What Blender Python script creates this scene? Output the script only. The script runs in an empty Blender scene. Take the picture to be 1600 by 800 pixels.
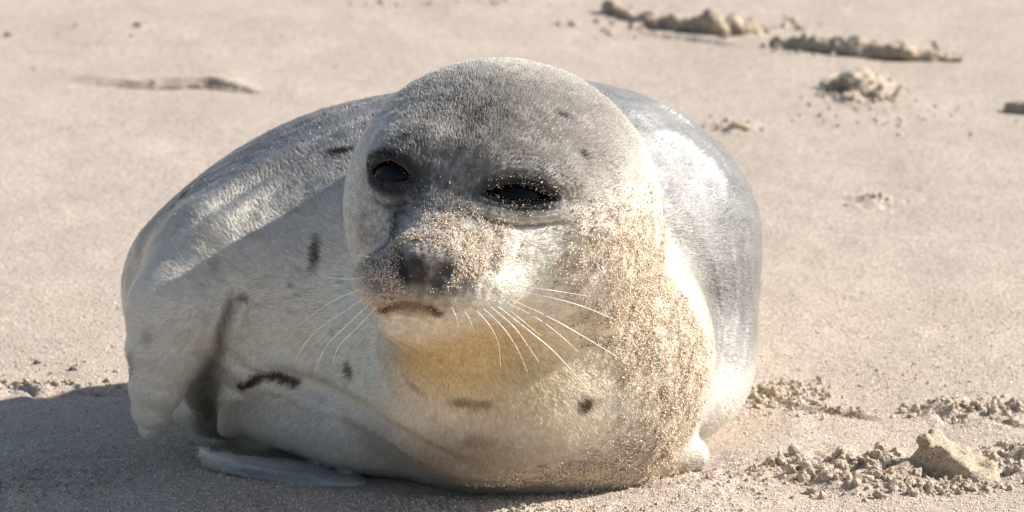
import bpy, math, random
import numpy as np
from mathutils import Vector, Matrix

random.seed(7)
rng = np.random.default_rng(7)
SC = bpy.context.scene
# ------------------------------------------------------------------ camera, sky, sun, exposure
# One length unit of the builders below is S metres (1600 of them span the frame at the seal's head).
S = 0.7 / 1600.0
PITCH = math.radians(12.0)
DIST = 11430.0
CP, SP = math.cos(PITCH), math.sin(PITCH)
ZC = 385.0 / CP
CAM = np.array([0.0, -DIST * CP, ZC + DIST * SP])

cam_d = bpy.data.cameras.new('camera')
cam = bpy.data.objects.new('camera', cam_d)
SC.collection.objects.link(cam)
cam.location = Vector(CAM * S)
cam.rotation_euler = (math.pi / 2 - PITCH, 0, 0)
cam_d.sensor_width = 36.0
cam_d.lens = 36.0 * DIST / 1600.0
cam_d.clip_start = 0.05
cam_d.clip_end = 1000.0
cam_d.dof.use_dof = True
cam_d.dof.focus_distance = (DIST - 170) * S
cam_d.dof.aperture_fstop = 17.0
SC.camera = cam

SUN_EL = math.radians(37.0)
SUN_AZ = math.radians(8.0)      # how far behind the seal the sun stands, measured from the right-hand side
sdir = Vector((math.cos(SUN_EL) * math.cos(SUN_AZ), math.cos(SUN_EL) * math.sin(SUN_AZ), math.sin(SUN_EL)))
w = bpy.data.worlds.new('World')
SC.world = w
w.use_nodes = True
nt = w.node_tree
sky = nt.nodes.new('ShaderNodeTexSky')
sky.sky_type = 'NISHITA'
sky.sun_disc = False
sky.sun_elevation = SUN_EL
sky.sun_rotation = math.radians(90.0) - SUN_AZ
sky.air_density = 1.0
sky.dust_density = 1.2
bg = nt.nodes['Background']
nt.links.new(sky.outputs[0], bg.inputs[0])
bg.inputs[1].default_value = 0.076
sun_d = bpy.data.lights.new('sun', 'SUN')
sun_d.energy = 4.7
sun_d.angle = math.radians(0.55)
sun_d.color = (1.0, 0.955, 0.895)
sun = bpy.data.objects.new('sun', sun_d)
SC.collection.objects.link(sun)
sun.rotation_euler = sdir.to_track_quat('Z', 'Y').to_euler()
SC.view_settings.view_transform = 'Standard'
SC.view_settings.look = 'None'
SC.view_settings.exposure = 0.67
SC.view_settings.gamma = 1.0
SC.render.engine = 'CYCLES'
SC.cycles.max_bounces = 6
SC.cycles.diffuse_bounces = 4
SC.cycles.transmission_bounces = 4
SC.cycles.sample_clamp_indirect = 6.0
SC.cycles_curves.shape = 'RIBBONS' if hasattr(SC, 'cycles_curves') else 'RIBBONS'

# ------------------------------------------------------------------ maths helpers
def at(px, py, y):
    """point whose picture of the place falls on photo position px, py at depth y"""
    u = (px - 800.0) / DIST
    v = (400.0 - py) / DIST
    d = np.array([u, CP + v * SP, -SP + v * CP])
    t = (y - CAM[1]) / d[1]
    return CAM + d * t

def on_ground(px, py, z=0.0):
    u = (px - 800.0) / DIST
    v = (400.0 - py) / DIST
    d = np.array([u, CP + v * SP, -SP + v * CP])
    t = (z - CAM[2]) / d[2]
    return CAM + d * t

def _hash(ix, iy, iz):
    h = (ix.astype(np.int64) * 73856093) ^ (iy.astype(np.int64) * 19349663) ^ (iz.astype(np.int64) * 83492791)
    h = (h ^ (h >> 13)) * 1274126177
    h = h ^ (h >> 16)
    return (h & 0xFFFF).astype(np.float32) / 32767.5 - 1.0

def noise(P, scale, seed=0):
    Q = np.asarray(P, np.float32) / np.float32(scale) + np.float32(seed * 17.37 + 100.0)
    I = np.floor(Q)
    F = Q - I
    F = F * F * (3 - 2 * F)
    I = I.astype(np.int64)
    out = 0
    for dx in (0, 1):
        wx = F[:, 0] if dx else 1 - F[:, 0]
        for dy in (0, 1):
            wy = F[:, 1] if dy else 1 - F[:, 1]
            for dz in (0, 1):
                wz = F[:, 2] if dz else 1 - F[:, 2]
                out = out + wx * wy * wz * _hash(I[:, 0] + dx, I[:, 1] + dy, I[:, 2] + dz)
    return out

def fbm(P, scale, octs=4, seed=0, gain=0.5):
    a, s, o = 1.0, 0.0, 0.0
    for k in range(octs):
        o = o + a * noise(P, scale / 2 ** k, seed + k)
        s += a
        a *= gain
    return o / s

def sstep(a, b, x):
    t = np.clip((x - a) / (b - a), 0, 1)
    return t * t * (3 - 2 * t)

def rot(rx=0, ry=0, rz=0):
    m = Matrix.Rotation(math.radians(rz), 3, 'Z') @ Matrix.Rotation(math.radians(ry), 3, 'Y') @ Matrix.Rotation(math.radians(rx), 3, 'X')
    return np.array(m)

def ell(P, c, r, R=None):
    q = P - np.asarray(c, np.float32)
    if R is not None:
        q = q @ R.astype(np.float32)
    r = np.asarray(r, np.float32)
    a = q / r
    k0 = np.sqrt((a * a).sum(1)) + 1e-6
    b = a / r
    k1 = np.sqrt((b * b).sum(1)) + 1e-9
    return k0 * (k0 - 1) / k1

def cone(P, a, b, ra, rb):
    a = np.asarray(a, np.float32); b = np.asarray(b, np.float32)
    ab = b - a
    t = np.clip(((P - a) @ ab) / (ab @ ab), 0, 1)
    q = P - (a + t[:, None] * ab)
    return np.sqrt((q * q).sum(1)) - (ra + (rb - ra) * t)

def seg_dist(P, pts):
    best = None; tt = None
    n = len(pts) - 1
    for i in range(n):
        a = np.asarray(pts[i], np.float32); b = np.asarray(pts[i + 1], np.float32)
        ab = b - a
        t = np.clip(((P - a) @ ab) / (ab @ ab), 0, 1)
        q = P - (a + t[:, None] * ab)
        d = np.sqrt((q * q).sum(1))
        u = (i + t) / n
        if best is None:
            best, tt = d, u
        else:
            m = d < best
            best = np.where(m, d, best); tt = np.where(m, u, tt)
    return best, tt

def smin(a, b, k):
    h = np.clip(0.5 + 0.5 * (b - a) / k, 0, 1)
    return b + (a - b) * h - k * h * (1 - h)

def smax(a, b, k):
    return -smin(-a, -b, k)

# ------------------------------------------------------------------ the seal's shape as one continuous surface
HC = at(783, 322, 60)          # skull centre
NOSE = at(655, 412, -345)

def chain(P, pts, k=20):
    d = None
    for (a, ra), (b, rb) in zip(pts[:-1], pts[1:]):
        c = cone(P, a, b, ra, rb)
        d = c if d is None else np.minimum(d, c)
    return d

def base_sdf(P):
    P = np.asarray(P, np.float32)
    # trunk
    d = ell(P, (52, 590, 294), (358, 390, 262))
    d = smin(d, ell(P, (66, 580, 195), (336, 370, 210)), 40)
    d = smin(d, ell(P, (200, 470, 108), (194, 280, 128)), 60)
    d = smin(d, ell(P, (-112, 520, 294), (420, 320, 256)), 60)
    d = smin(d, ell(P, (-262, 440, 240), (372, 320, 236)), 60)
    d = smin(d, cone(P, (110, 800, 200), (220, 1850, 90), 205, 75), 120)
    # tail flippers, lying flat behind
    d = smin(d, ell(P, (130, 2040, 50), (60, 190, 26), rot(0, 0, 18)), 40)
    d = smin(d, ell(P, (270, 2040, 50), (60, 190, 26), rot(0, 0, -18)), 40)
    # neck roll on the left, chest, right chest
    neck = ell(P, at(612, 440, 400), (262, 290, 262), rot(0, -12, 0))
    chest = ell(P, (-20, 170, 190), (270, 232, 214))
    rch = ell(P, (128, 290, 178), (196, 260, 204))
    neck2 = cone(P, at(800, 405, 150), at(815, 500, 300), 203, 226)
    front = smin(neck, neck2, 60)
    front = smin(front, cone(P, at(845, 410, 80), at(890, 560, 170), 160, 196), 50)
    front = smin(front, chest, 90)
    front = smin(front, rch, 70)
    d = smin(d, front, 26)
    # belly roll under the neck roll
    belly = chain(P, [((-415, 345, 118), 92), ((-240, 215, 108), 112), ((-20, 165, 92), 108)])
    d = smin(d, belly, 17)
    # skull
    head = ell(P, HC, (243, 262, 226), rot(0, 6, 0))
    head = smin(head, ell(P, at(840, 380, 80), (165, 210, 175)), 70)
    d2 = smin(front, head, 34)
    d = np.minimum(d, d2)
    d = smin(d, head, 16)
    # snout
    sn = cone(P, at(735, 345, -60), at(680, 420, -245), 132, 76)
    sn = smin(sn, ell(P, at(607, 440, -236), (54, 70, 48)), 24)
    sn = smin(sn, ell(P, at(733, 434, -200), (72, 84, 54)), 26)
    sn = smin(sn, ell(P, at(655, 424, -290), (42, 42, 38)), 34)
    d = smin(d, sn, 105)
    chin = ell(P, at(656, 498, -185), (62, 66, 26))
    chin = smin(chin, cone(P, at(665, 500, -165), at(740, 560, 60), 50, 130), 50)
    d = smin(d, chin, 42)
    d = smin(d, ell(P, at(752, 615, -10), (150, 90, 130)), 70)
    # brow and cheek
    d = smin(d, ell(P, at(812, 258, -150), (82, 60, 30), rot(0, 8, 0)), 60)
    d = smin(d, ell(P, at(632, 236, -112), (50, 60, 26), rot(0, -10, 0)), 60)
    d = smin(d, ell(P, at(860, 400, -95), (110, 90, 90)), 60)
    # left fore flipper: shoulder, arm, hanging tip
    d = smin(d, chain(P, [(at(470, 375, 360), 112), (at(348, 418, 275), 106), (at(283, 490, 205), 86)]), 75)
    d = smin(d, chain(P, [(at(283, 490, 205), 85), (at(260, 545, 185), 64), (at(245, 605, 175), 43), (at(237, 640, 178), 31), (at(232, 668, 180), 15)]), 14)
    # lower edge of the flank behind the flipper
    d = smin(d, cone(P, at(300, 625, 420), at(420, 655, 420), 40, 60), 14)
    # far fore flipper resting on the sand
    pad = ell(P, at(445, 738, 185), (136, 52, 13), rot(0, 4, -16))
    pad = smin(pad, cone(P, at(316, 705, 215), at(350, 722, 190), 6, 9), 16)
    pad = smin(pad, cone(P, at(350, 722, 190), at(430, 742, 160), 9, 11), 16)
    d = smin(d, pad, 8)
    # tucked right fore flipper
    nub = cone(P, at(950, 738, 130), at(1085, 712, 215), 38, 22)
    d = smin(d, nub, 40)
    return d

def march(px, py, f=base_sdf, y0=-600.0):
    a = at(px, py, y0); b = at(px, py, y0 + 1)
    dr = b - a; dr /= np.linalg.norm(dr)
    p = a.copy()
    for _ in range(90):
        d = float(f(p[None, :])[0])
        p = p + dr * d * 0.8
        if abs(d) < 0.15 or p[1] > 3000:
            break
    return p

def marchn(pts, f=None):
    f = f or base_sdf
    A = np.array([at(x, y, -600.0) for x, y in pts]); B = np.array([at(x, y, -599.0) for x, y in pts])
    dr = B - A; dr /= np.linalg.norm(dr, axis=1)[:, None]
    p = A.copy()
    for _ in range(90):
        d = f(p)
        p = p + dr * (d * 0.8)[:, None]
    return p

def grad(f, P, e=1.5):
    P = np.asarray(P, np.float32)
    k = np.array([[1, -1, -1], [-1, -1, 1], [-1, 1, -1], [1, 1, 1]], np.float32)
    g = 0
    for v in k:
        g = g + v * f(P + v * e)[:, None]
    return g / (np.linalg.norm(g, axis=1)[:, None] + 1e-9)

def frame_at(px, py, roll, n):
    p = march(px, py)
    n = np.array(n, float); n /= np.linalg.norm(n)
    ax = np.array([math.cos(math.radians(roll)), 0, -math.sin(math.radians(roll))])
    ax = ax - n * (ax @ n); ax /= np.linalg.norm(ax)
    bx = np.cross(ax, n); bx /= np.linalg.norm(bx)
    if bx[2] < 0:
        bx = -bx
    return p, ax, bx, n

EYE_R = frame_at(812, 307, 5, (0.12, -0.98, 0.16))
EYE_L = frame_at(604, 273, 8, (-0.42, -0.88, 0.2))
NOSE_F = frame_at(656, 412, 8, (0, -1, 0))

def polyl(pts):
    return marchn(pts)

def smooth_line(pts, n=5):
    pts = np.array(pts, float)
    out = []
    for i in range(len(pts) - 1):
        p0 = pts[max(i - 1, 0)]; p1 = pts[i]; p2 = pts[i + 1]; p3 = pts[min(i + 2, len(pts) - 1)]
        for k in range(n):
            t = k / n
            out.append(0.5 * ((2 * p1) + (-p0 + p2) * t + (2 * p0 - 5 * p1 + 4 * p2 - p3) * t * t + (-p0 + 3 * p1 - 3 * p2 + p3) * t ** 3))
    out.append(pts[-1])
    return out

# folds: (points in the photo, depth, half width)
FOLDS = [
    ([(1015, 160), (1045, 175), (1085, 200)], -6, 8),
    ([(455, 205), (530, 175), (610, 150)], 7, 9),
    ([(480, 225), (560, 190), (620, 170)], 5, 8),
    ([(300, 350), (360, 310), (430, 265), (520, 215)], 9, 14),
    ([(370, 450), (356, 492), (344, 530)], 9, 8), ([(350, 515), (332, 565), (322, 610), (330, 650), (356, 688)], 32, 17),
    ([(400, 592), (440, 588), (480, 600), (560, 635), (650, 690), (740, 730)], 12, 13),
    ([(345, 540), (380, 575), (430, 600)], 6, 8),
    ([(585, 515), (585, 560), (610, 610)], 5, 14),
    ([(340, 722), (420, 742), (500, 752)], 4, 5), ([(345, 712), (430, 730), (500, 738)], 4, 5),
        ([(1138, 360), (1150, 450), (1142, 560)], -4, 9), ([(1168, 380), (1172, 470), (1162, 580)], -4, 8), ([(1112, 400), (1126, 480), (1122, 560)], -3, 7),
]
FOLD_P = [(marchn(smooth_line(p, 3)), dep, wid) for p, dep, wid in FOLDS]
MOUTH = [(597, 487), (608, 483), (625, 478), (648, 477), (668, 482), (688, 491)]
MOUTH_P = marchn(MOUTH)
MOUTH_SIDE = marchn([(597, 487), (588, 480), (578, 470)])
MOUTH_SIDE2 = marchn([(688, 491), (720, 492), (760, 482)])
NOSTRIL_L = marchn([(619, 388), (623, 405), (631, 432)])
NOSTRIL_R = marchn([(704, 421), (690, 428), (676, 446)])
SEPTUM = marchn([(655, 425), (657, 445), (655, 474)])

def eye_detail(P, d, F, w, h, lidup, liddn, ring, soft=6.0):
    p, a, b, n = F
    q = P - p.astype(np.float32)
    u = q @ a.astype(np.float32); v = q @ b.astype(np.float32); t = q @ n.astype(np.float32)
    near = (np.abs(u) < 3 * w) & (np.abs(v) < 3 * w) & (np.abs(t) < 120)
    if not near.any():
        return d
    arch = 1 - (u / w) ** 2
    up = h * np.clip(arch, 0, 1) ** 0.8
    dn = 0.45 * h * np.clip(arch, 0, 1)
    # distance outside the almond opening, measured across it
    above = v - up
    below = -v - dn
    edge = np.maximum(above, below)
    side = np.abs(u) - w
    edge = np.where(side > 0, np.sqrt(np.maximum(edge, 0) ** 2 + side ** 2), edge)
    r = np.maximum(edge, 0)
    fade = np.exp(-(u / (1.35 * w)) ** 4)
    rim = soft * np.exp(-((r - 7) / 7) ** 2) * fade
    bag = np.where(v < 0, liddn * np.exp(-((-v - dn - 20) / 13) ** 2), lidup * np.exp(-((v - up - 20) / 13) ** 2)) * fade
    wr = ring * np.sin(r * 0.85 + 0.01 * u * u / w) * np.exp(-((r - 24) / 17) ** 2) * np.exp(-(u / (1.6 * w)) ** 4) * (0.6 + 0.4 * noise(P, 22, 31))
    crease = -7 * np.exp(-((-v - dn - 36) / 4.0) ** 2) * fade * (v < 0)
    dd = d - np.where(near, rim + bag + wr + crease, 0)
    cut = np.maximum(edge + 0.0, -(t + 46))
    cut = np.maximum(cut, t - 60)
    dd2 = smax(dd, -cut, 5)
    return np.where(near, dd2, dd)

def seal_sdf(P, fine=True):
    P = np.asarray(P, np.float32)
    d = base_sdf(P)
    for pts, dep, wid in FOLD_P:
        lo = pts.min(0) - 60; hi = pts.max(0) + 60
        m = np.all((P > lo) & (P < hi), axis=1)
        if pts[:, 1].min() > 240:
            m &= P[:, 1] > 220
        if wid == 17:
            m &= P[:, 1] > 205
        if not m.any():
            continue
        r, u = seg_dist(P[m], pts)
        e = np.sin(np.pi * np.clip(u * 0.9 + 0.05, 0, 1)) ** 0.7
        g = dep * np.exp(-(r / wid) ** 2) * e - 0.45 * max(dep, 0) * np.exp(-((r - 2.3 * wid) / wid) ** 2) * e
        d[m] += g
    m = np.all((P > HC - 480) & (P < HC + 330), axis=1)
    if m.any():
        Q = P[m]; dm = d[m]
        # shallow eye hollows
        for F, r in ((EYE_R, 60), (EYE_L, 50)):
            q = Q - (F[0] + F[3] * 4).astype(np.float32)
            s = np.sqrt((q * q).sum(1))
            dm = dm + 7 * np.exp(-(s / r) ** 2)
        dm = eye_detail(Q, dm, EYE_R, 60, 19, 7, 10, 2.0)
        dm = eye_detail(Q, dm, EYE_L, 41, 23, 3, 6, 1.2, 2.0)
        for pts, dep, wid in ((NOSTRIL_L, 34, 7.5), (NOSTRIL_R, 34, 8.5), (SEPTUM, 5, 4.0), (MOUTH_SIDE, 6, 4), (MOUTH_SIDE2, 7, 5)):
            r, u = seg_dist(Q, pts)
            dm = dm + dep * np.exp(-(r / wid) ** 2)
        # parted lips
        r, u = seg_dist(Q, MOUTH_P)
        dm = dm + 24 * np.exp(-(r / (3.0 + 4.5 * np.sin(np.pi * u))) ** 2)
        q = Q - at(650, 492, -235).astype(np.float32)
        # pores on the whisker pads
        s = np.sqrt(((Q - at(672, 440, -310).astype(np.float32)) ** 2).sum(1))
        dm = dm - (1.3 * noise(Q, 7, 5) + 1.5 * noise(Q, 13, 6)) * np.exp(-(s / 120) ** 2)
        # creases round the cheek
        d[m] = dm
    if fine:
        d = d - 1.8 * fbm(P, 110, 2, 3) - 0.8 * noise(P, 17, 9)
    if fine:
        m = (P[:, 0] > 60) & (P[:, 1] < 420)
        d[m] -= sand_mask(P[m]) * (2 + 3.2 * fbm(P[m], 14, 2, 33) + 1.5 * noise(P[m], 34, 35))
    return d

# ------------------------------------------------------------------ surface builder
def axis_pts(segs):
    out = [segs[0][0]]
    for a, b, s in segs:
        n = max(1, int(round((b - a) / s)))
        out += list(a + (b - a) * np.arange(1, n + 1) / n)
    return np.array(out, np.float32)

def surface(f, X, Y, Z, coarse=4, band=1.9, project=2):
    nx, ny, nz = len(X), len(Y), len(Z)
    ci = lambda n: np.unique(np.r_[np.arange(0, n, coarse), n - 1])
    cx, cy, cz = ci(nx), ci(ny), ci(nz)
    G = np.stack(np.meshgrid(X[cx], Y[cy], Z[cz], indexing='ij'), -1).reshape(-1, 3)
    D = f(G).reshape(len(cx), len(cy), len(cz))
    # nearest-up expansion of the coarse values
    fill = D[np.ix_(np.minimum(np.arange(nx) // coarse, len(cx) - 1), np.minimum(np.arange(ny) // coarse, len(cy) - 1), np.minimum(np.arange(nz) // coarse, len(cz) - 1))].astype(np.float32)
    cellsz = np.maximum(np.maximum(np.gradient(X)[:, None, None], np.gradient(Y)[None, :, None]), np.gradient(Z)[None, None, :])
    near = np.abs(fill) < band * coarse * cellsz + 12
    idx = np.nonzero(near)
    pts = np.stack([X[idx[0]], Y[idx[1]], Z[idx[2]]], 1)
    vals = np.empty(len(pts), np.float32)
    for s in range(0, len(pts), 400000):
        vals[s:s + 400000] = f(pts[s:s + 400000])
    fill[idx] = vals
    D = fill
    ins = D < 0
    c = sum(ins[i:nx - 1 + i, j:ny - 1 + j, k:nz - 1 + k].astype(np.int8) for i in (0, 1) for j in (0, 1) for k in (0, 1))
    act = (c > 0) & (c < 8)
    ai = np.stack(np.nonzero(act), 1)
    vid = -np.ones(act.shape, np.int32)
    vid[act] = np.arange(len(ai))
    acc = np.zeros((len(ai), 3)); cnt = np.zeros(len(ai))
    corners = [(i, j, k) for i in (0, 1) for j in (0, 1) for k in (0, 1)]
    for a in corners:
        for b in corners:
            df = np.subtract(b, a)
            if df.sum() != 1 or df.min() < 0:
                continue
            ia = ai + a; ib = ai + b
            da = D[tuple(ia.T)]; db = D[tuple(ib.T)]
            m = (da < 0) != (db < 0)
            t = np.where(m, da / np.where(m, da - db, 1), 0)[:, None]
            pa = np.stack([X[ia[:, 0]], Y[ia[:, 1]], Z[ia[:, 2]]], 1); pb = np.stack([X[ib[:, 0]], Y[ib[:, 1]], Z[ib[:, 2]]], 1)
            acc += (pa + (pb - pa) * t) * m[:, None]; cnt += m
    V = (acc / cnt[:, None]).astype(np.float32)
    quads = []
    for ax in range(3):
        sl0 = [slice(None)] * 3; sl1 = [slice(None)] * 3
        sl0[ax] = slice(0, -1); sl1[ax] = slice(1, None)
        A = ins[tuple(sl0)]; B = ins[tuple(sl1)]
        for flip, M in ((False, A & ~B), (True, ~A & B)):
            e = np.stack(np.nonzero(M), 1)
            o1, o2 = [(1, 2), (2, 0), (0, 1)][ax]
            e = e[(e[:, o1] > 0) & (e[:, o2] > 0) & (e[:, o1] < D.shape[o1] - 1) & (e[:, o2] < D.shape[o2] - 1)]
            q = []
            for (p, r) in ((0, 0), (1, 0), (1, 1), (0, 1)):
                f2 = e.copy(); f2[:, o1] -= 1 - p; f2[:, o2] -= 1 - r
                q.append(vid[tuple(f2.T)])
            q = np.stack(q, 1)
            quads.append(q[:, ::-1] if flip else q)
    Q = np.concatenate(quads)
    Q = Q[(Q >= 0).all(1)]
    for _ in range(project):
        e = 1.0
        d0 = f(V)
        g = np.stack([f(V + np.array(o, np.float32)) - d0 for o in ((e, 0, 0), (0, e, 0), (0, 0, e))], 1) / e
        g2 = (g * g).sum(1) + 1e-3
        step = np.clip(d0 / g2, -2.5, 2.5)
        V = V - g * step[:, None]
    return V, Q

def mesh_from(name, V, Q, scale=S, smooth=True):
    me = bpy.data.meshes.new(name)
    V = np.asarray(V, np.float32) * np.float32(scale)
    k = Q.shape[1]
    me.vertices.add(len(V)); me.vertices.foreach_set('co', V.ravel())
    me.loops.add(Q.size); me.loops.foreach_set('vertex_index', Q.astype(np.int32).ravel())
    me.polygons.add(len(Q)); me.polygons.foreach_set('loop_start', np.arange(0, Q.size, k, dtype=np.int32))
    if smooth:
        me.polygons.foreach_set('use_smooth', np.ones(len(Q), bool))
    me.update(calc_edges=True)
    me.validate()
    return me

def set_color(me, C, name='pigment'):
    a = me.color_attributes.new(name, 'FLOAT_COLOR', 'POINT')
    col = np.ones((len(C), 4), np.float32); col[:, :3] = C
    a.data.foreach_set('color', col.ravel())

def link(name, data, mat, parent=None, **props):
    o = bpy.data.objects.new(name, data)
    SC.collection.objects.link(o)
    if mat is not None:
        data.materials.append(mat)
    if parent is not None:
        o.parent = parent
    for k, v in props.items():
        o[k] = v
    return o

# ------------------------------------------------------------------ materials
def new_mat(name):
    m = bpy.data.materials.new(name)
    m.use_nodes = True
    t = m.node_tree
    return m, t, t.nodes['Principled BSDF']

def node(t, kind, **kw):
    n = t.nodes.new(kind)
    for k, v in kw.items():
        if k.startswith('in_'):
            n.inputs[k[3:].replace('_', ' ')].default_value = v
        else:
            setattr(n, k, v)
    return n

def mix_col(t, a, b, fac, mode='MIX'):
    m = t.nodes.new('ShaderNodeMix'); m.data_type = 'RGBA'; m.blend_type = mode
    for sock, val in ((m.inputs[6], a), (m.inputs[7], b), (m.inputs[0], fac)):
        if hasattr(val, 'links') or hasattr(val, 'is_linked'):
            t.links.new(val, sock)
        else:
            sock.default_value = val
    return m.outputs[2]

def ramp(t, src, stops):
    r = t.nodes.new('ShaderNodeValToRGB')
    el = r.color_ramp.elements
    while len(el) < len(stops):
        el.new(0.5)
    for e, (p, c) in zip(el, stops):
        e.position = p; e.color = (*c, 1) if len(c) == 3 else c
    t.links.new(src, r.inputs[0])
    return r.outputs[0]

def coords(t):
    g = t.nodes.new('ShaderNodeNewGeometry')
    return g.outputs['Position']

def noise_node(t, vec, scale, detail=4, rough=0.55):
    n = node(t, 'ShaderNodeTexNoise')
    n.inputs['Scale'].default_value = scale
    n.inputs['Detail'].default_value = detail
    n.inputs['Roughness'].default_value = rough
    t.links.new(vec, n.inputs['Vector'])
    return n.outputs['Fac']

SAND_A = (0.50, 0.415, 0.335)
def make_sand(name, gain=1.0, tint=(1, 1, 1)):
    m, t, b = new_mat(name)
    vec = coords(t)
    big = ramp(t, noise_node(t, vec, 9.0, 5), [(0.3, tuple(c * 0.92 * gain * k for c, k in zip(SAND_A, tint))), (0.7, tuple(c * 1.06 * gain * k for c, k in zip((0.505, 0.42, 0.345), tint)))])
    vor = node(t, 'ShaderNodeTexVoronoi'); vor.inputs['Scale'].default_value = 750.0
    t.links.new(vec, vor.inputs['Vector'])
    sep = t.nodes.new('ShaderNodeSeparateColor'); t.links.new(vor.outputs['Color'], sep.inputs[0])
    grain = ramp(t, sep.outputs[0], [(0.0, (0.35, 0.32, 0.3)), (0.10, (0.78, 0.74, 0.70)), (0.5, (0.98, 0.97, 0.95)), (0.88, (1.12, 1.12, 1.12)), (0.97, (1.55, 1.6, 1.65))])
    c = mix_col(t, big, grain, 0.85, 'MULTIPLY')
    t.links.new(c, b.inputs['Base Color'])
    gl = ramp(t, sep.outputs[1], [(0.0, (0.85,) * 3), (0.84, (0.7,) * 3), (0.88, (0.2,) * 3)])
    t.links.new(gl, b.inputs['Roughness'])
    b.inputs['Specular IOR Level'].default_value = 0.4
    bump = node(t, 'ShaderNodeBump'); bump.inputs['Strength'].default_value = 0.9; bump.inputs['Distance'].default_value = 0.0007
    add = node(t, 'ShaderNodeMath', operation='ADD')
    sub = node(t, 'ShaderNodeMath', operation='MULTIPLY'); sub.inputs[1].default_value = -1.0
    t.links.new(vor.outputs['Distance'], sub.inputs[0])
    n2 = noise_node(t, vec, 260, 3)
    mm = node(t, 'ShaderNodeMath', operation='MULTIPLY'); mm.inputs[1].default_value = 2.2
    t.links.new(n2, mm.inputs[0])
    t.links.new(sub.outputs[0], add.inputs[0]); t.links.new(mm.outputs[0], add.inputs[1])
    t.links.new(add.outputs[0], bump.inputs['Height'])
    t.links.new(bump.outputs[0], b.inputs['Normal'])
    return m

M_sand = make_sand('sand')
M_clump = make_sand('damp_sand', 0.88, (1.0, 0.98, 0.86))
M_crumb = make_sand('crumbled_sand', 0.98, (1.0, 0.99, 0.92))

def make_grain(name):
    m, t, b = new_mat(name)
    a = node(t, 'ShaderNodeAttribute'); a.attribute_name = 'pigment'
    t.links.new(a.outputs['Color'], b.inputs['Base Color'])
    b.inputs['Roughness'].default_value = 0.28
    b.inputs['Specular IOR Level'].default_value = 0.6
    return m
M_grain = make_grain('sand_grain')

def make_skin():
    m, t, b = new_mat('seal_skin')
    a = node(t, 'ShaderNodeAttribute'); a.attribute_name = 'pigment'
    vec = coords(t)
    n = ramp(t, noise_node(t, vec, 420, 3), [(0.3, (0.8,) * 3), (0.7, (1.08,) * 3)])
    c = mix_col(t, a.outputs['Color'], n, 0.8, 'MULTIPLY')
    t.links.new(c, b.inputs['Base Color'])
    b.inputs['Roughness'].default_value = 0.55
    b.inputs['Specular IOR Level'].default_value = 0.4
    b.inputs['Sheen Weight'].default_value = 0.15
    bump = node(t, 'ShaderNodeBump'); bump.inputs['Strength'].default_value = 0.5; bump.inputs['Distance'].default_value = 0.0006
    t.links.new(noise_node(t, vec, 600, 3), bump.inputs['Height'])
    t.links.new(bump.outputs[0], b.inputs['Normal'])
    return m
M_skin = make_skin()

def make_fur():
    m, t, b = new_mat('seal_fur')
    a = node(t, 'ShaderNodeAttribute'); a.attribute_name = 'pigment'
    t.links.new(a.outputs['Color'], b.inputs['Base Color'])
    b.inputs['Roughness'].default_value = 0.42
    b.inputs['Specular IOR Level'].default_value = 0.25
    h = node(t, 'ShaderNodeBsdfHairPrincipled')
    h.model = 'CHIANG'; h.parametrization = 'COLOR'
    t.links.new(a.outputs['Color'], h.inputs['Color'])
    h.inputs['Roughness'].default_value = 0.2
    h.inputs['Radial Roughness'].default_value = 0.35
    h.inputs['Coat'].default_value = 0.35
    h.inputs['Random Roughness'].default_value = 0.2
    h.inputs['IOR'].default_value = 1.5
    wt = node(t, 'ShaderNodeAttribute'); wt.attribute_name = 'wetness'
    mx = node(t, 'ShaderNodeMixShader')
    t.links.new(wt.outputs['Fac'], mx.inputs[0])
    sp = node(t, 'ShaderNodeMath', operation='MULTIPLY'); sp.inputs[1].default_value = 0.4
    t.links.new(wt.outputs['Fac'], sp.inputs[0]); t.links.new(sp.outputs[0], b.inputs['Specular IOR Level'])
    out = t.nodes['Material Output']
    t.links.new(b.outputs[0], mx.inputs[1]); t.links.new(h.outputs[0], mx.inputs[2])
    t.links.new(mx.outputs[0], out.inputs['Surface'])
    return m
M_fur = make_fur()

def flat_mat(name, col, rough=0.5, spec=0.5):
    m, t, b = new_mat(name)
    vec = coords(t)
    n = ramp(t, noise_node(t, vec, 300, 2), [(0.3, tuple(c * 0.8 for c in col)), (0.7, tuple(min(1, c * 1.15) for c in col))])
    t.links.new(n, b.inputs['Base Color'])
    b.inputs['Roughness'].default_value = rough
    b.inputs['Specular IOR Level'].default_value = spec
    return m
M_eye = flat_mat('eye_gloss', (0.004, 0.004, 0.006), 0.07, 0.13)
M_whisker = flat_mat('whisker_white', (0.85, 0.83, 0.76), 0.3, 0.6)
M_pebble = flat_mat('dark_pebble', (0.10, 0.09, 0.085), 0.6)

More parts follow.
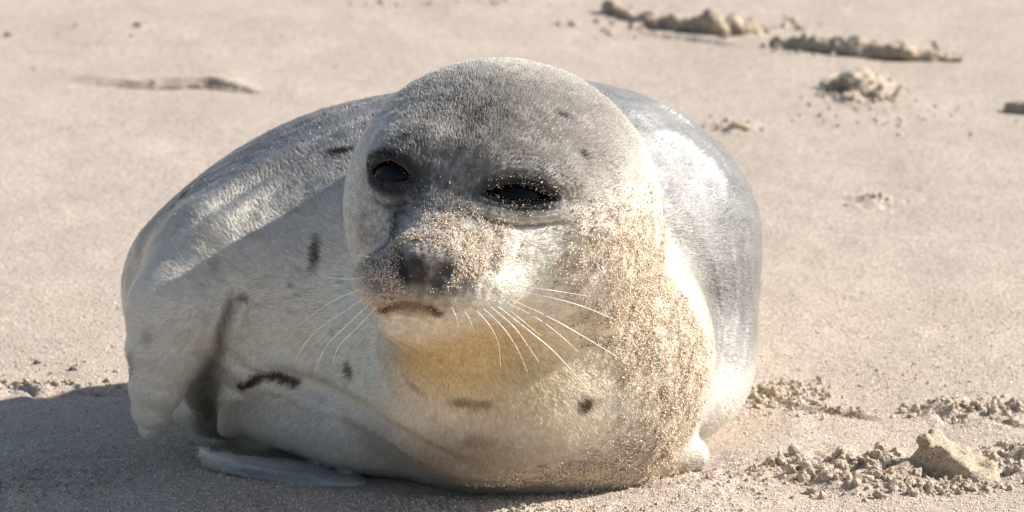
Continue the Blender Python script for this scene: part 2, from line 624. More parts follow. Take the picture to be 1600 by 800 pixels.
# ------------------------------------------------------------------ pigment of the coat, with a glint and some shade painted in
SPOTS = [  # photo x, y, half length, half height, tilt, strength, tone
    (532, 238, 25, 12, 12, 1, 5), (492, 398, 9, 26, 4, 0.8, 1), (382, 466, 8, 8, 0, 0.75, 0), (337, 420, 10, 14, 0, 0.3, 2),
    (420, 595, 46, 9, -3, 0.0, 1), (545, 580, 9, 15, -25, 0.7, 1), (915, 632, 13, 13, 0, 0.95, 1),
    (722, 628, 24, 9, 8, 0.55, 1), (757, 630, 12, 5, 0, 0.5, 1), (648, 603, 20, 7, 25, 0.45, 1), (695, 600, 22, 20, 0, 0.0, 2),
    (882, 179, 17, 8, 8, 1, 4), (912, 243, 11, 11, 0, 0.8, 4), (290, 305, 10, 19, 35, 1, 5), (272, 324, 6, 11, 35, 0.8, 5),
    (205, 568, 9, 20, -8, 0.55, 1), (233, 528, 7, 9, 0, 0.3, 1), (1045, 730, 18, 6, -15, 0.6, 1), (1105, 485, 10, 34, 3, 0.16, 3),
    (398, 367, 12, 8, 0, 0.25, 2), (465, 330, 5, 5, 0, 0.4, 2), (745, 690, 26, 10, 0, 0.25, 1), (690, 560, 7, 4, 0, 0.3, 2), (650, 548, 9, 4, 0, 0.3, 2),
    (610, 250, 0.1, 0.1, 0, 0, 2),
]
TONES = {0: (0.13, 0.075, 0.045), 4: (0.012, 0.006, 0.004), 5: (0.04, 0.017, 0.012), 1: (0.085, 0.036, 0.024), 2: (0.21, 0.175, 0.125), 3: (0.20, 0.18, 0.18)}
SPOT_P = marchn([(s[0], s[1]) for s in SPOTS])
SPOT_N = grad(base_sdf, SPOT_P, 4.0)
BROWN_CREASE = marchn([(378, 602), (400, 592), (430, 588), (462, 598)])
RFLANK = march(1125, 640)
GLINT_STREAK = marchn([(1040, 226), (1075, 250), (1110, 288)])
march_bridge = march(705, 320)
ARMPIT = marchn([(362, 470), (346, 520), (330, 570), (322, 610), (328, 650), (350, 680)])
BLAZE = marchn([(700, 150), (680, 240), (668, 310), (655, 370)])
DARK_L = marchn([(640, 215), (648, 250), (650, 290), (618, 345), (604, 385)])
CH = {k: march(*v) for k, v in dict(throat=(700, 555), throat2=(800, 600), mouth=(640, 480), sandy=(1000, 470), sandy2=(1010, 600), lowchest=(860, 740),
      padL=(600, 430), padR=(720, 440), nose=(655, 410), fore=(800, 170), cheek=(850, 400), bridge=(700, 380), lowroll=(520, 680), underchest=(680, 690), flip=(420, 735), pad=(430, 745), nbk=(575, 370)).items()}

def blob(P, c, r):
    q = (P - np.asarray(c, np.float32)) / np.asarray(r, np.float32)
    return np.exp(-(q * q).sum(1))

def lerp(C, col, w):
    return C + (np.array(col, np.float32) - C) * np.clip(w, 0, 1)[:, None]

def sand_mask(P):
    n = fbm(P, 60, 4, 41, 0.65)
    a, _ = seg_dist(P, marchn([(980, 400), (1005, 470), (1010, 540), (1020, 620), (1000, 690)]) if not hasattr(sand_mask, 'L') else sand_mask.L)
    w = sstep(1.15, 0.15, a / 130 + 0.6 * n)
    a2, _ = seg_dist(P, sand_mask.L2)
    w = np.maximum(w, 0.9 * sstep(1.1, 0.3, a2 / 62 + 0.5 * n))
    w = np.maximum(w, sstep(1.0, 0.5, np.sqrt((((P - CH['lowchest']) / np.array([150, 120, 32])) ** 2).sum(1)) + 0.45 * n) * 0.8)
    return w
sand_mask.L2 = marchn([(1030, 400), (1042, 460), (1062, 510), (1085, 565)])
sand_mask.L = marchn([(975, 385), (1000, 450), (1022, 530), (1058, 605), (1040, 680), (990, 720)])

def muzzle_mask(P):
    n = fbm(P, 26, 3, 43)
    w = sstep(1.0, 0.5, np.sqrt((((P - at(728, 392, -290)) / np.array([98, 150, 66])) ** 2).sum(1)) + 0.5 * n)
    w = np.maximum(w, 0.7 * sstep(1.0, 0.5, np.sqrt((((P - CH['padL']) / np.array([62, 90, 48])) ** 2).sum(1)) + 0.5 * n))
    w = np.maximum(w, 0.05 * sstep(1.0, 0.6, np.sqrt((((P - EYE_R[0]) / np.array([95, 90, 52])) ** 2).sum(1)) + 0.4 * n))
    q = P - (CH['nose'] + np.array([8, 0, -14]))
    return w * sstep(0.7, 1.15, np.sqrt((q[:, 0] / 50) ** 2 + (q[:, 2] / 34) ** 2 + (q[:, 1] / 120) ** 2) + 0.2 * n)

def coat(P):
    P = np.asarray(P, np.float32)
    N1 = fbm(P, 150, 4, 21); N2 = fbm(P, 30, 3, 22); N3 = noise(P, 8, 23)
    C = np.tile(np.array([0.88, 0.815, 0.70], np.float32), (len(P), 1))
    C *= (1 + 0.10 * N1 + 0.07 * N2)[:, None]
    # greyer back
    back = sstep(60, 420, P[:, 1]) * sstep(150, 420, P[:, 2])
    back = np.maximum(back, 0.45 * sstep(-130, -230, P[:, 0]) * sstep(60, 260, P[:, 1]) * sstep(300, 400, P[:, 2] + 30 * N1))
    back = np.maximum(back, sstep(180, 330, P[:, 0]) * sstep(120, 320, P[:, 1]) * sstep(60, 190, P[:, 2] + 40 * N1))
    C = lerp(C, (0.22, 0.216, 0.212), back * 0.92 * (1 + 0.12 * N2))
    C = lerp(C, (0.86, 0.82, 0.76), 0.8 * blob(P, RFLANK, (75, 190, 90)))
    C = lerp(C, (0.42, 0.34, 0.25), 0.9 * blob(P, at(1030, 732, 160), (110, 120, 34)))
    C = lerp(C, (0.88, 0.87, 0.85), 0.95 * np.exp(-(seg_dist(P, GLINT_STREAK)[0] / 20) ** 2) * (P[:, 1] > 200))  # sun glint on the standing fur, painted in as white coat colour
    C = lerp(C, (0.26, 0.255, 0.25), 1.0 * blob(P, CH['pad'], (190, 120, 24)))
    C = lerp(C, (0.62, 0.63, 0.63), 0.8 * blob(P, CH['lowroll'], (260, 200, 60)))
    # ochre throat and lower chest
    C = lerp(C, (0.66, 0.50, 0.26), 0.9 * blob(P, CH['throat'], (140, 160, 75)) + 0.55 * blob(P, CH['throat2'], (170, 180, 130)))
    C = lerp(C, (0.34, 0.21, 0.085), 0.95 * blob(P, CH['mouth'], (66, 70, 20)))
    C = lerp(C, (0.36, 0.26, 0.15), 0.7 * blob(P, CH['lowchest'], (200, 140, 34)))
    C = lerp(C, (0.20, 0.155, 0.11), 0.85 * blob(P, CH['underchest'] + np.array([30, 0, -25]), (150, 160, 52)))  # dirty brown underside, deepened to paint in the shadow below the chest
    # grey-brown crown and mask
    C = lerp(C, (0.034, 0.023, 0.017), 0.96 * blob(P, CH['fore'] + np.array([-20, 0, -6]), (185, 230, 105)) * (0.9 + 0.25 * N2))
    C = lerp(C, (0.085, 0.07, 0.06), 0.8 * blob(P, EYE_R[0] + np.array([30, 60, 60]), (130, 160, 90)))
    C = lerp(C, (0.062, 0.045, 0.036), 0.9 * blob(P, at(915, 235, -20), (80, 160, 110)))
    r, u = seg_dist(P, DARK_L)
    C = lerp(C, (0.05, 0.05, 0.055), 1.0 * np.exp(-(r / 36) ** 2) * (0.8 + 0.5 * N2 + 0.3 * N3))
    C = lerp(C, (0.028, 0.028, 0.032), 1.05 * blob(P, EYE_L[0] + np.array([26, 0, -8]), (70, 90, 50)))
    C = lerp(C, (0.07, 0.066, 0.060), 0.95 * blob(P, EYE_R[0] - np.array([14, 0, -4]), (84, 70, 36)))
    C = lerp(C, (0.15, 0.13, 0.12), 0.6 * blob(P, march(585, 375) if False else CH['nbk'], (60, 80, 60)))
    C = lerp(C, (0.17, 0.15, 0.13), 0.8 * blob(P, march_bridge, (60, 70, 60)) * (0.8 + 0.5 * N2))
    C = lerp(C, (0.058, 0.042, 0.032), 1.35 * blob(P, CH['nose'] + np.array([6, 0, -12]), (52, 90, 36)))
    C = lerp(C, (0.06, 0.045, 0.038), 0.9 * blob(P, CH['padL'], (50, 60, 34)) + 0.85 * blob(P, CH['padR'] + np.array([-10, 0, -4]), (50, 60, 28)))
    for nl in (NOSTRIL_L, NOSTRIL_R):
        C = lerp(C, (0.006, 0.005, 0.005), 1.3 * np.exp(-(seg_dist(P, nl)[0] / 10) ** 2))
    C = lerp(C, (0.05, 0.018, 0.012), np.exp(-(seg_dist(P, MOUTH_P)[0] / 9) ** 2) * 1.2)
    for F, rx, rz in ((EYE_R, 66, 26), (EYE_L, 52, 34)):
        q = P - F[0].astype(np.float32)
        u = q @ F[1].astype(np.float32); v = q @ F[2].astype(np.float32); tt = q @ F[3].astype(np.float32)
        e = np.sqrt((u / rx) ** 2 + ((v - 3) / rz) ** 2)
        C = lerp(C, (0.018, 0.016, 0.017), sstep(1.25, 0.85, e) * (np.abs(tt) < 70))
    hd = blob(P, at(700, 330, -160), (190, 240, 170))
    C = C * (1 + hd * (0.55 * noise(P, 6, 24) + 0.45 * noise(P, 11, 25)))[:, None]
    # brown spots
    for s, p, n in zip(SPOTS, SPOT_P, SPOT_N):
        if s[5] <= 0:
            continue
        ax = np.array([math.cos(math.radians(s[4])), 0, -math.sin(math.radians(s[4]))]); ax -= n * (ax @ n); ax /= np.linalg.norm(ax)
        bx = np.cross(ax, n)
        q = P - p.astype(np.float32)
        e = np.sqrt(((q @ ax.astype(np.float32)) / s[2]) ** 2 + ((q @ bx.astype(np.float32)) / s[3]) ** 2 + ((q @ n.astype(np.float32)) / 40) ** 2)
        C = lerp(C, TONES[s[6]], min(1, s[5] * 1.15) * sstep(1.6, 0.4, e + 0.35 * N2 + 0.15 * N3))
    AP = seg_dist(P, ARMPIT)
    C = lerp(C, (0.17, 0.125, 0.09), 0.85 * np.exp(-(AP[0] / (8 + 30 * AP[1])) ** 2))  # brown fur behind the flipper, darkened to stand for shade in the hollow
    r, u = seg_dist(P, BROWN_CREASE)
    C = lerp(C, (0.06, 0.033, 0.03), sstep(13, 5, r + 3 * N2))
    # faint freckles on the left flank
    fr = sstep(0.55, 0.75, noise(P, 13, 51)) * blob(P, (-330, 150, 330), (170, 400, 170))
    C = lerp(C, (0.22, 0.17, 0.12), 0.5 * fr)
    C = lerp(C, (0.80, 0.67, 0.51), sand_mask(P) * (0.6 + 0.3 * N3))
    return np.clip(C, 0.008, 0.85)

# ------------------------------------------------------------------ build the seal
import time
T0 = time.time()
X = axis_pts([(-640, -290, 6.5), (-290, 270, 3.4), (270, 440, 6)])
Y = axis_pts([(-430, 90, 3.6), (90, 700, 7), (700, 2320, 15)])
Z = axis_pts([(-40, 200, 6), (200, 560, 3.4), (560, 730, 5)])
V, Q = surface(seal_sdf, X, Y, Z)
print('seal verts', len(V), time.time() - T0)
me = mesh_from('seal', V, Q)
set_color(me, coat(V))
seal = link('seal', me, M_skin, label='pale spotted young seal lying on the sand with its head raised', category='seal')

# fur
def build_fur(count):
    P4 = V[Q]
    n = np.cross(P4[:, 2] - P4[:, 0], P4[:, 3] - P4[:, 1])
    area = np.linalg.norm(n, axis=1) * 0.5
    n = n / (np.linalg.norm(n, axis=1)[:, None] + 1e-9)
    cen = P4.mean(1)
    view = CAM - cen; view /= np.linalg.norm(view, axis=1)[:, None]
    facing = (n * view).sum(1)
    dens = np.where(facing > -0.25, 1.0, 0.25) * np.where(cen[:, 1] > 900, 0.12, 1.0) * np.where(cen[:, 2] < -6, 0.0, 1.0)
    dens *= 1 + 0.5 * (facing > -0.2) * (facing < 0.35)
    # none inside the eye openings or nostrils
    for F, rx, rz in ((EYE_R, 60, 15), (EYE_L, 38, 19)):
        q = cen - F[0]
        e = ((q @ F[1]) / rx) ** 2 + ((q @ F[2] - 3) / rz) ** 2
        dens[(e < 1.4) & (np.abs(q @ F[3]) < 90)] = 0
    dn = seg_dist(cen, NOSTRIL_L)[0]; dens[dn < 8] = 0
    dn = seg_dist(cen, NOSTRIL_R)[0]; dens[dn < 8] = 0
    dens[blob(cen, CH['nose'] + np.array([8, 0, -14]), (46, 80, 34)) > 0.4] *= 0.06
    wgt = area * dens
    cum = np.cumsum(wgt); cum /= cum[-1]
    f = np.searchsorted(cum, rng.random(count))
    u = rng.random((count, 1)); v = rng.random((count, 1))
    A = P4[f]
    root = (A[:, 0] * (1 - u) * (1 - v) + A[:, 1] * u * (1 - v) + A[:, 2] * u * v + A[:, 3] * (1 - u) * v)
    N = n[f]
    d = root - NOSE
    d /= np.linalg.norm(d, axis=1)[:, None]
    d = d + np.array([0, 0.5, -0.25]) * sstep(150, 420, np.linalg.norm(root - NOSE, axis=1))[:, None]
    jn = np.stack([fbm(root, 48, 2, 61), fbm(root, 48, 2, 64), fbm(root, 48, 2, 67)], 1)
    d = d + 0.12 * jn + rng.normal(0, 0.06, (count, 3))
    d = d - N * (d * N).sum(1)[:, None]
    d /= np.linalg.norm(d, axis=1)[:, None] + 1e-6
    face = blob(root, at(690, 390, -260), (190, 220, 190))
    L = (12 - 5 * blob(root, HC, (330, 330, 330)) - 3.0 * face) * (0.65 + 0.6 * rng.random(count))
    lift = 0.15 + 0.14 * rng.random(count) + 0.14 * np.clip(fbm(root, 18, 2, 71), -0.5, 1)
    st = np.exp(-(seg_dist(root, GLINT_STREAK)[0] / 22) ** 2) * (root[:, 1] > 180)
    lift = lift + 0.95 * st; L = L * (1 + 1.4 * st)
    pts = np.empty((count, 4, 3), np.float32)
    pts[:, 0] = root - N * 0.5
    p = root.copy()
    for k in range(1, 4):
        l = lift * (1.15 - 0.28 * k)
        p = p + (d * np.cos(l)[:, None] + N * np.sin(l)[:, None]) * (L / 3)[:, None]
        pts[:, k] = p
    hh = blob(root, HC, (300, 300, 300))[:, None]
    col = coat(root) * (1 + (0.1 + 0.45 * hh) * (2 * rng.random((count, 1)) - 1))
    c = bpy.data.hair_curves.new('fur')
    c.add_curves([4] * count)
    c.attributes['position'].data.foreach_set('vector', (pts * S).astype(np.float32).ravel())
    ra = c.attributes.get('radius') or c.attributes.new('radius', 'FLOAT', 'POINT')
    rad = np.tile(np.array([0.5, 0.45, 0.32, 0.08], np.float32) * S, (count, 1))
    ra.data.foreach_set('value', rad.ravel())
    ca = c.attributes.new('pigment', 'FLOAT_COLOR', 'CURVE')
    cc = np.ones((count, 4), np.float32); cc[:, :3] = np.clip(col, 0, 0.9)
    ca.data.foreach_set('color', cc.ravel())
    wa = c.attributes.new('wetness', 'FLOAT', 'CURVE')
    wa.data.foreach_set('value', ((0.47 - 0.28 * np.clip(1.5 * blob(root, HC + np.array([-10, -60, 20]), (230, 260, 240)), 0, 1)) * np.clip(1 + 0.9 * fbm(root, 34, 3, 81), 0.4, 1.6) + 0.45 * (rng.random(count) < 0.12)).astype(np.float32))
    return c
fur = link('fur', build_fur(420000), M_fur, seal, kind='stuff')
print('fur', time.time() - T0)

# eyes
def uv_ball(r, flat=1.0, seg=40, rings=24):
    vs = []; fs = []
    for i in range(rings + 1):
        th = math.pi * i / rings
        for j in range(seg):
            ph = 2 * math.pi * j / seg
            vs.append((r * math.sin(th) * math.cos(ph), r * math.sin(th) * math.sin(ph), r * flat * math.cos(th)))
    for i in range(rings):
        for j in range(seg):
            fs.append((i * seg + j, (i + 1) * seg + j, (i + 1) * seg + (j + 1) % seg, i * seg + (j + 1) % seg))
    return np.array(vs), np.array(fs)
for F, r, sink in ((EYE_R, 62, 80), (EYE_L, 54, 72)):
    bv, bf = uv_ball(r)
    me = mesh_from('eye', bv + (F[0] - F[3] * sink), bf)
    link('eye', me, M_eye, seal)

# whiskers
def tube(pts, r0, r1, sides=6):
    pts = np.array(smooth_line(pts, 6)); n = len(pts)
    vs = []; fs = []
    for i, p in enumerate(pts):
        tg = pts[min(i + 1, n - 1)] - pts[max(i - 1, 0)]; tg /= np.linalg.norm(tg)
        a = np.cross(tg, [0, 0.3, 1]); a /= np.linalg.norm(a); b = np.cross(tg, a)
        r = r0 + (r1 - r0) * i / (n - 1)
        for k in range(sides):
            an = 2 * math.pi * k / sides
            vs.append(p + (a * math.cos(an) + b * math.sin(an)) * r)
    for i in range(n - 1):
        for k in range(sides):
            fs.append((i * sides + k, i * sides + (k + 1) % sides, (i + 1) * sides + (k + 1) % sides, (i + 1) * sides + k))
    return np.array(vs), np.array(fs)
WHISK = [
    ([(800, 456), (850, 463), (905, 477), (962, 500)], 1.3), ([(792, 467), (850, 492), (905, 522), (968, 560)], 1.5),
    ([(785, 472), (830, 492), (868, 518), (903, 549)], 1.3), ([(770, 474), (825, 516), (868, 552), (912, 601)], 1.7),
    ([(762, 477), (800, 508), (822, 536), (842, 566)], 1.5), ([(750, 479), (785, 511), (808, 545), (824, 581)], 1.3),
    ([(738, 481), (762, 505), (778, 535), (782, 573)], 1.2), ([(722, 483), (734, 500), (742, 522)], 1.2), ([(704, 478), (712, 494), (717, 512)], 1.1),
    ([(800, 447), (850, 452), (915, 462)], 0.9), ([(776, 470), (815, 500), (845, 525)], 1.0),
    ([(584, 393), (572, 385), (558, 378)], 1.0), ([(586, 403), (568, 400), (545, 397)], 1.0), ([(578, 432), (545, 436), (505, 432)], 1.15),
    ([(575, 462), (530, 492), (490, 520), (462, 560)], 1.15), ([(583, 470), (545, 505), (510, 540), (492, 580)], 1.15),
    ([(590, 478), (560, 510), (530, 540), (520, 568)], 1.15), ([(570, 450), (520, 470), (470, 505)], 1.15),
]
for pl, r in WHISK:
    a = march(*pl[0])
    pts = []
    for i, (x, y) in enumerate(pl):
        t = i / (len(pl) - 1)
        out = -40 * math.sin(min(1, t * 1.3) * math.pi / 2) if x > 600 else -25 * t
        p = at(x, y, a[1] + out + (70 * t * t))
        surf = march(x, y)
        if i > 0 and p[1] > surf[1] - 8:
            p = at(x, y, surf[1] - 10)
        pts.append(a + np.array([0, 4, 0]) if i == 0 else p)
    tv, tf = tube(pts, r * 0.85, r * 0.35)
    link('whisker', mesh_from('whisker', tv, tf), M_whisker, seal)

# sand grains stuck in the coat
OCT = np.array([(1, 0, 0), (-1, 0, 0), (0, 1, 0), (0, -1, 0), (0, 0, 1), (0, 0, -1)], np.float32)
OCTF = np.array([(0, 2, 4), (2, 1, 4), (1, 3, 4), (3, 0, 4), (2, 0, 5), (1, 2, 5), (3, 1, 5), (0, 3, 5)])
def grains(name, pos, size, cols):
    n = len(pos)
    q = rng.normal(size=(n, 4)); q /= np.linalg.norm(q, axis=1)[:, None]
    w_, x, y, z = q.T
    R = np.stack([1 - 2 * (y * y + z * z), 2 * (x * y - z * w_), 2 * (x * z + y * w_), 2 * (x * y + z * w_), 1 - 2 * (x * x + z * z), 2 * (y * z - x * w_), 2 * (x * z - y * w_), 2 * (y * z + x * w_), 1 - 2 * (x * x + y * y)], 1).reshape(n, 3, 3)
    sc = size[:, None, None] * (0.6 + 0.7 * rng.random((n, 1, 3)))
    vv = np.einsum('nij,nkj->nki', R, OCT[None] * sc) + pos[:, None]
    ff = OCTF[None] + 6 * np.arange(n)[:, None, None]
    me = mesh_from(name, vv.reshape(-1, 3), ff.reshape(-1, 3), smooth=False)
    set_color(me, np.repeat(cols, 6, axis=0))
    return me
def grain_cols(n, gain=1.0):
    base = np.array([0.88, 0.74, 0.57]) * gain
    c = base * (0.78 + 0.36 * rng.random((n, 1)))
    k = rng.random(n)
    c[k < 0.09] = np.array([0.80, 0.79, 0.77]) * (0.9 + 0.2 * rng.random(((k < 0.09).sum(), 1)))
    c[k > 0.98] = np.array([0.2, 0.16, 0.14])
    c[(k > 0.85) & (k < 0.95)] = np.array([0.50, 0.30, 0.19])
    return np.clip(c, 0, 0.9)
P4 = V[Q]; cen = P4.mean(1)
nn = np.cross(P4[:, 2] - P4[:, 0], P4[:, 3] - P4[:, 1]); ar = np.linalg.norm(nn, axis=1) * 0.5; nn /= 2 * ar[:, None] + 1e-9
for fn, cnt, s0, s1, lo in ((sand_mask, 34000, 0.6, 1.5, 5), (muzzle_mask, 11000, 0.6, 1.1, 4), (None, 6500, 0.45, 0.8, 5)):
    wv = ar * (fn(cen) ** 1.3 * (0.25 + sstep(-0.25, 0.3, fbm(cen, 14, 2, 91))) if fn else ((cen[:, 1] < 700) * (0.3 + blob(cen, HC, (300, 300, 250)) + blob(cen, (300, 500, 300), (140, 300, 260)))))
    cum = np.cumsum(wv); cum /= cum[-1]
    f = np.searchsorted(cum, rng.random(cnt))
    u = rng.random((cnt, 1)); v = rng.random((cnt, 1)); A = P4[f]
    pp = A[:, 0] * (1 - u) * (1 - v) + A[:, 1] * u * (1 - v) + A[:, 2] * u * v + A[:, 3] * (1 - u) * v + nn[f] * (1 + lo * rng.random((cnt, 1)))
    gc = grain_cols(cnt, 0.95)
    link('sand_coating', grains('sand_coating', pp, s0 + s1 * rng.random(cnt) ** 2, gc), M_grain, seal, kind='stuff')
print('grains', time.time() - T0)

# ------------------------------------------------------------------ the beach
def footprint(x, y):
    return np.sqrt(((x + 70) / 500) ** 2 + ((y - 480) / 470) ** 2)

RIDGES = []
def ridge(pts, h, w):
    RIDGES.append((np.array([on_ground(*p)[:2] for p in pts]), h, w))
ridge([(125, 131), (185, 131), (240, 135), (320, 134), (400, 143)], 20, 30)
ridge([(1000, 52), (1080, 60), (1150, 68)], 7, 18)
ridge([(1330, 70), (1450, 80)], 9, 40)
ridge([(1450, 645), (1530, 655), (1640, 668)], 9, 22)
ridge([(1165, 610), (1230, 632), (1290, 640), (1380, 655)], 7, 16)
ridge([(-60, 612), (20, 604), (60, 618), (150, 612), (200, 615)], 7, 30)
ridge([(-60, 726), (100, 735), (220, 742)], 6, 26)

def ground_h(x, y):
    P = np.stack([x, y, np.zeros_like(x)], 1).astype(np.float32)
    near = sstep(9000, 2500, np.abs(y)) * sstep(6000, 2500, np.abs(x))
    h = 9 * fbm(P, 900, 3, 1) * near
    h += 5.2 * fbm(P * np.array([1, 0.6, 1], np.float32), 130, 4, 2) * near
    fine = sstep(1500, 500, y) * near
    h += (2.1 * fbm(P, 22, 3, 5)) * (0.35 + 0.65 * fine) * (0.7 + 0.6 * noise(P, 240, 17))
    # crumbly patches
    for (cx, cy), (rx, ry), amp, sc in CRUMB:
        wgt = np.exp(-(((x - cx) / rx) ** 2 + ((y - cy) / ry) ** 2) ** 1.5)
        m = wgt > 0.02
        if m.any():
            n = fbm(P[m], sc, 3, 8)
            h[m] += amp * wgt[m] * np.clip(n + 0.15, -0.15, 1) * 2
    # low scarps facing the camera
    for pts, hh, ww in RIDGES:
        lo = pts.min(0) - 5 * ww - 40; hi = pts.max(0) + 5 * ww + 60
        m = (x > lo[0]) & (x < hi[0]) & (y > lo[1]) & (y < hi[1])
        if not m.any():
            continue
        xs, ys = x[m], y[m]
        o = np.argsort(pts[:, 0])
        yy = np.interp(xs, pts[o, 0], pts[o, 1]) + 6 * noise(P[m], 30, 12)
        e = sstep(pts[o[0], 0] - 30, pts[o[0], 0] + 40, xs) * sstep(pts[o[-1], 0] + 30, pts[o[-1], 0] - 60, xs)
        s = ys - yy
        prof = np.where(s > -3, sstep(-3, 5, s) * np.exp(-np.maximum(s, 0) / (ww * 2.2)), 0) - 1.2 * np.exp(-((s + 12) / 14) ** 2)
        h[m] += hh * e * prof * (0.8 + 0.5 * noise(P[m], 60, 13))
    # the sand is pressed down under the seal
    f = footprint(x, y)
    h -= 8 * sstep(1.05, 0.8, f)
    h += 5 * np.exp(-((f - 1.08) / 0.07) ** 2) * (0.6 + 0.5 * fbm(P, 50, 3, 15))
    return h

CRUMB = []
def crumb(px, py, rpx, rpy, amp, sc):
    c = on_ground(px, py); d = on_ground(px, py - rpy)
    CRUMB.append(((c[0], c[1]), (rpx, abs(d[1] - c[1])), amp, sc))
crumb(1340, 738, 120, 32, 20, 38)
crumb(1530, 645, 100, 22, 12, 30)
crumb(1590, 720, 50, 30, 16, 30)
crumb(1225, 625, 70, 20, 10, 26)
crumb(1340, 140, 60, 22, 24, 40)
crumb(1370, 318, 50, 14, 8, 22)
crumb(1150, 202, 45, 8, 12, 24)
crumb(60, 760, 180, 50, 11, 34)
crumb(330, 790, 160, 20, 7, 26)
crumb(760, 800, 260, 14, 5, 18)
crumb(1100, 745, 160, 40, 5, 20)
crumb(40, 610, 60, 12, 9, 28)

gx = axis_pts([(-900, 900, 4.5)])
def grow(a, sgn, step, lim, k=1.25):
    out = []; x = a; s = step
    while abs(x) < lim:
        s *= k; x += sgn * s; out.append(x)
    return out
GX = np.r_[np.array(grow(-900, -1, 6, 460000)[::-1]), gx, np.array(grow(900, 1, 6, 460000))].astype(np.float64)
gy = axis_pts([(-160, 900, 5), (900, 2200, 7), (2200, 5200, 9)])
GY = np.r_[np.array(grow(-160, -1, 6, 460000)[::-1]), gy, np.array(grow(5200, 1, 12, 900000))].astype(np.float64)
XX, YY = np.meshgrid(GX, GY, indexing='ij')
H = ground_h(XX.ravel(), YY.ravel())
GV = np.stack([XX.ravel(), YY.ravel(), H], 1)
ny = len(GY)
I = (np.arange(len(GX) - 1)[:, None] * ny + np.arange(ny - 1)[None]).ravel()
GQ = np.stack([I, I + ny, I + ny + 1, I + 1], 1)
sand = link('sand', mesh_from('sand', GV, GQ), M_sand, kind='structure', label='pale beige beach sand')
print('sand', len(GV), time.time() - T0)

def gh(x, y):
    return float(ground_h(np.array([float(x)]), np.array([float(y)]))[0])

# clumps of damp sand
def clump(label, pts, rads, rough=5.0, step=5.0, flat=1.0, seed=0, group=None, name='sand_clump'):
    W = []
    for (px, py, lift) in pts:
        g = on_ground(px, py)
        W.append(np.array([g[0], g[1], gh(g[0], g[1]) + lift]))
    W = np.array(W)
    def f(P):
        q = P.copy()
        d = None
        for i in range(len(W) - 1):
            a = W[i].copy(); b = W[i + 1].copy()
            sc = np.array([1, 1, 1 / flat], np.float32)
            c = cone(q * sc, a * sc, b * sc, rads[i], rads[i + 1]) * min(1, flat)
            d = c if d is None else smin(d, c, 8)
        return d - rough * fbm(P, 20, 3, seed + 3, 0.6) - 0.55 * rough * fbm(P, 52, 2, seed + 9)
    R = max(rads) + rough + 10
    lo = W.min(0) - R; hi = W.max(0) + R
    lo[2] = min(lo[2], -20)
    v, q = surface(f, axis_pts([(lo[0], hi[0], step)]), axis_pts([(lo[1], hi[1], step)]), axis_pts([(lo[2], hi[2], step)]), coarse=2, band=3, project=1)
    o = link(name, mesh_from(name, v, q), M_clump, label=label, category='sand clump')
    if group:
        o['group'] = group
    return o

clump('long crumbled clump of damp sand in the background, just right of the seal\'s head', [(1015, 40, 2), (1060, 46, 8), (1120, 52, 14), (1185, 50, 8)], [12, 20, 26, 16], 17, 5, 1.1, 1)
clump('small broken lumps of sand in the background, leftmost of the ridge by the top edge', [(955, 18, 6), (985, 30, 4), (1015, 36, 8), (1030, 34, 3)], [17, 10, 15, 9], 15, 5, 1.0, 2)
clump('longest low ridge of damp sand near the top right corner', [(1215, 72, 3), (1260, 78, 12), (1340, 86, 10), (1420, 93, 8), (1500, 96, 2)], [10, 20, 19, 15, 7], 15, 6, 1.1, 3)
clump('thin low scarp of sand behind the seal, upper left', [(165, 137, 0), (240, 139, 2), (310, 139, 3), (398, 146, 0)], [3, 8, 9, 3], 4, 4, 0.9, 21)
clump('dark lump of sand cut by the right edge of the photo', [(1582, 172, 4), (1625, 176, 8)], [18, 26], 7, 5, 0.8, 4)
clump('tiny dark lump of sand behind the seal\'s right shoulder', [(1148, 205, 2), (1168, 205, 3)], [9, 11], 5, 3, 0.8, 5)
clump('crumbly low mound of sand right of the seal, in the background', [(1300, 138, 1), (1340, 142, 5), (1375, 158, 2)], [16, 26, 16], 14, 5, 0.55, 6)

# tilted slab of crusted sand at the lower right
def slab():
    g = on_ground(1446, 738)
    A = np.array([g[0], g[1], gh(g[0], g[1]) + 58])
    c = A + np.array([60, -20, -30])
    planes = [((0.45, -0.05, 0.89), A), ((-0.60, -0.79, 0.12), A), ((0.0, 1.0, 0.35), A + np.array([0, 52, 0])), ((0.9, -0.1, 0.45), A + np.array([105, 0, -38])), ((-0.9, 0.3, 0.3), A + np.array([-10, 0, 0]))]
    def f(P):
        d = None
        for n_, p_ in planes:
            n_ = np.array(n_, np.float32); n_ /= np.linalg.norm(n_)
            e = (P - p_.astype(np.float32)) @ n_
            d = e if d is None else smax(d, e, 15)
        d = smin(d, ell(P, A + np.array([-2, 6, -6]), (17, 15, 13)), 10)
        d = smin(d, ell(P, A + np.array([-46, 10, -58]), (38, 30, 16)), 14)
        return d - 12 * fbm(P, 28, 4, 77, 0.7) - 8 * noise(P, 48, 78)
    lo = c - 135; hi = c + 135; lo[2] = c[2] - 60; hi[2] = c[2] + 70
    v, q = surface(f, axis_pts([(lo[0], hi[0], 4)]), axis_pts([(lo[1], hi[1], 4)]), axis_pts([(lo[2], hi[2], 4)]), coarse=2, band=3, project=1)
    link('sand_slab', mesh_from('sand_slab', v, q), M_clump, label='large tilted slab of crusted sand at the lower right, shaded on its left face', category='sand clump')
slab()
clump('rounded lump of sand at the lower right edge, beside the tilted slab', [(1580, 722, 3), (1602, 722, 8)], [14, 22], 9, 4, 1.0, 12)

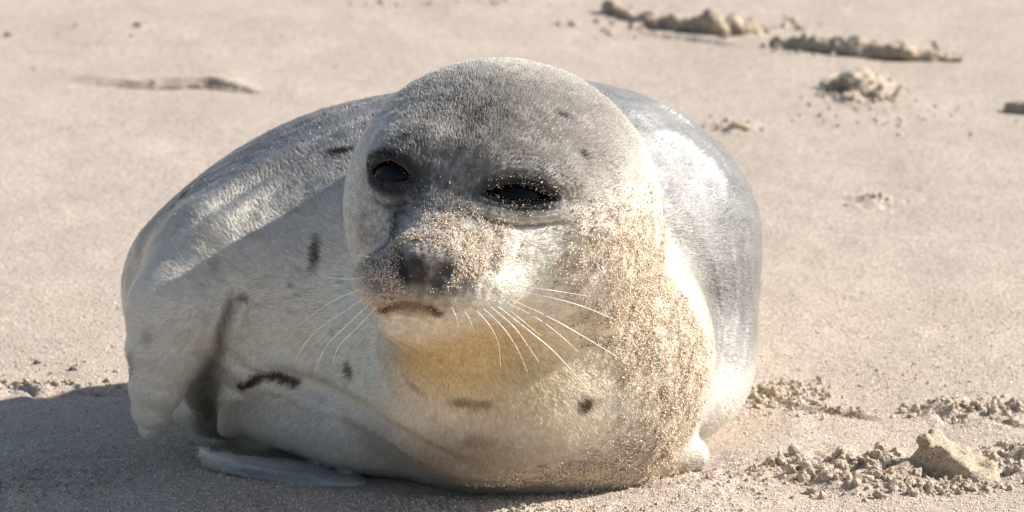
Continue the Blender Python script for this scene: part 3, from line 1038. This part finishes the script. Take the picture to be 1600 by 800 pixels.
# crumbs: little lumps of sand
def lump_variant(seed):
    v, q = surface(lambda P: np.sqrt((P * P).sum(1)) - 8 - 5 * fbm(P, 7, 2, seed, 0.6), *(axis_pts([(-14, 14, 2.6)]),) * 3, coarse=2, band=3, project=1)
    return v / 8.0, q
VAR = [lump_variant(s) for s in (101, 113, 127, 139, 151)]
def crumbs(name, zones, mat):
    vs = []; fs = []; off = 0
    for (px, py, rx, ry, n, s0, s1) in zones:
        for _ in range(n):
            qx = px + rng.normal() * rx * 0.55; qy = py + rng.normal() * ry * 0.55
            g = on_ground(qx, qy)
            if footprint(g[0], g[1]) < 0.98:
                continue
            s = s0 + (s1 - s0) * rng.random() ** 2.2
            v, q = VAR[rng.integers(len(VAR))]
            an = rng.random() * 6.28; ca, sa = math.cos(an), math.sin(an)
            R = np.array([[ca, -sa, 0], [sa, ca, 0], [0, 0, 1]]) @ rot(rng.random() * 180, rng.random() * 180, 0)
            vs.append((v * (s * (0.7 + 0.6 * rng.random(3)))) @ R.T + np.array([g[0], g[1], 0]))
            vs[-1][:, 2] += gh(g[0], g[1]) + s * 0.35
            fs.append(q + off); off += len(v)
    me = mesh_from(name, np.concatenate(vs), np.concatenate(fs))
    link(name, me, mat, kind='stuff', label='loose crumbs of sand scattered round the seal')
crumbs('sand_crumbs', [
    (1340, 744, 115, 24, 420, 2, 11), (1440, 752, 120, 14, 160, 1.5, 7), (1490, 758, 90, 10, 90, 1.5, 8), (1585, 725, 40, 26, 110, 2, 10), (1530, 642, 90, 14, 240, 1.8, 8), (1225, 618, 75, 18, 260, 1.6, 6.5),
    (1300, 645, 90, 8, 80, 1.5, 5), (1340, 146, 60, 16, 120, 2.5, 8), (1370, 316, 45, 8, 24, 2, 6), (1420, 185, 150, 22, 50, 2, 5.5), (1130, 200, 60, 12, 24, 2, 6),
    (1080, 40, 150, 12, 110, 3, 9), (1340, 78, 150, 10, 90, 3, 8), (760, 797, 300, 7, 160, 1.3, 4.5), (1130, 750, 120, 30, 110, 1.2, 4),
    (60, 760, 120, 26, 120, 1.5, 5), (60, 608, 110, 7, 60, 2, 6), (620, 8, 120, 5, 14, 2, 6), (1400, 590, 200, 30, 50, 1.2, 4), (90, 575, 110, 20, 16, 1.5, 4), (200, 60, 260, 50, 14, 2, 5), (720, 5, 200, 6, 20, 2, 6), (1150, 590, 40, 12, 20, 1.5, 4),
], M_crumb)

# dark pebbles left of the seal
PEB = [('small dark pebble on sunlit sand left of the flipper, left one of the pair', 58, 573, 6), ('small dark pebble on sunlit sand close to the hanging flipper, right one of the pair', 113, 583, 6),
       ('dark pebble far behind the seal near the top left', 215, 42, 8), ('dark speck of a pebble at the far left edge near the top', 11, 56, 7)]
for lab, px, py, r in PEB:
    v, q = VAR[rng.integers(len(VAR))]
    g = on_ground(px, py)
    o = link('pebble', mesh_from('pebble', v * np.array([r * 1.2, r, r * 0.6]) + np.array([g[0], g[1], gh(g[0], g[1]) + r * 0.3]), q), M_pebble, label=lab, category='pebble')

# loose grains on the surface
n = 42000
gyv = -150 + 1700 * rng.random(n) ** 1.7
gxv = (rng.random(n) * 2 - 1) * 900
keep = footprint(gxv, gyv) > 0.9
gxv, gyv = gxv[keep], gyv[keep]
sz = 0.9 + 1.5 * rng.random(len(gxv)) ** 2.5
pos = np.stack([gxv, gyv, ground_h(gxv, gyv) + sz * 0.4], 1)
gc = grain_cols(len(pos), 0.95)
link('loose_grains', grains('loose_grains', pos, sz, gc), M_grain, kind='stuff', label='loose coarse sand grains')
print('done', time.time() - T0)
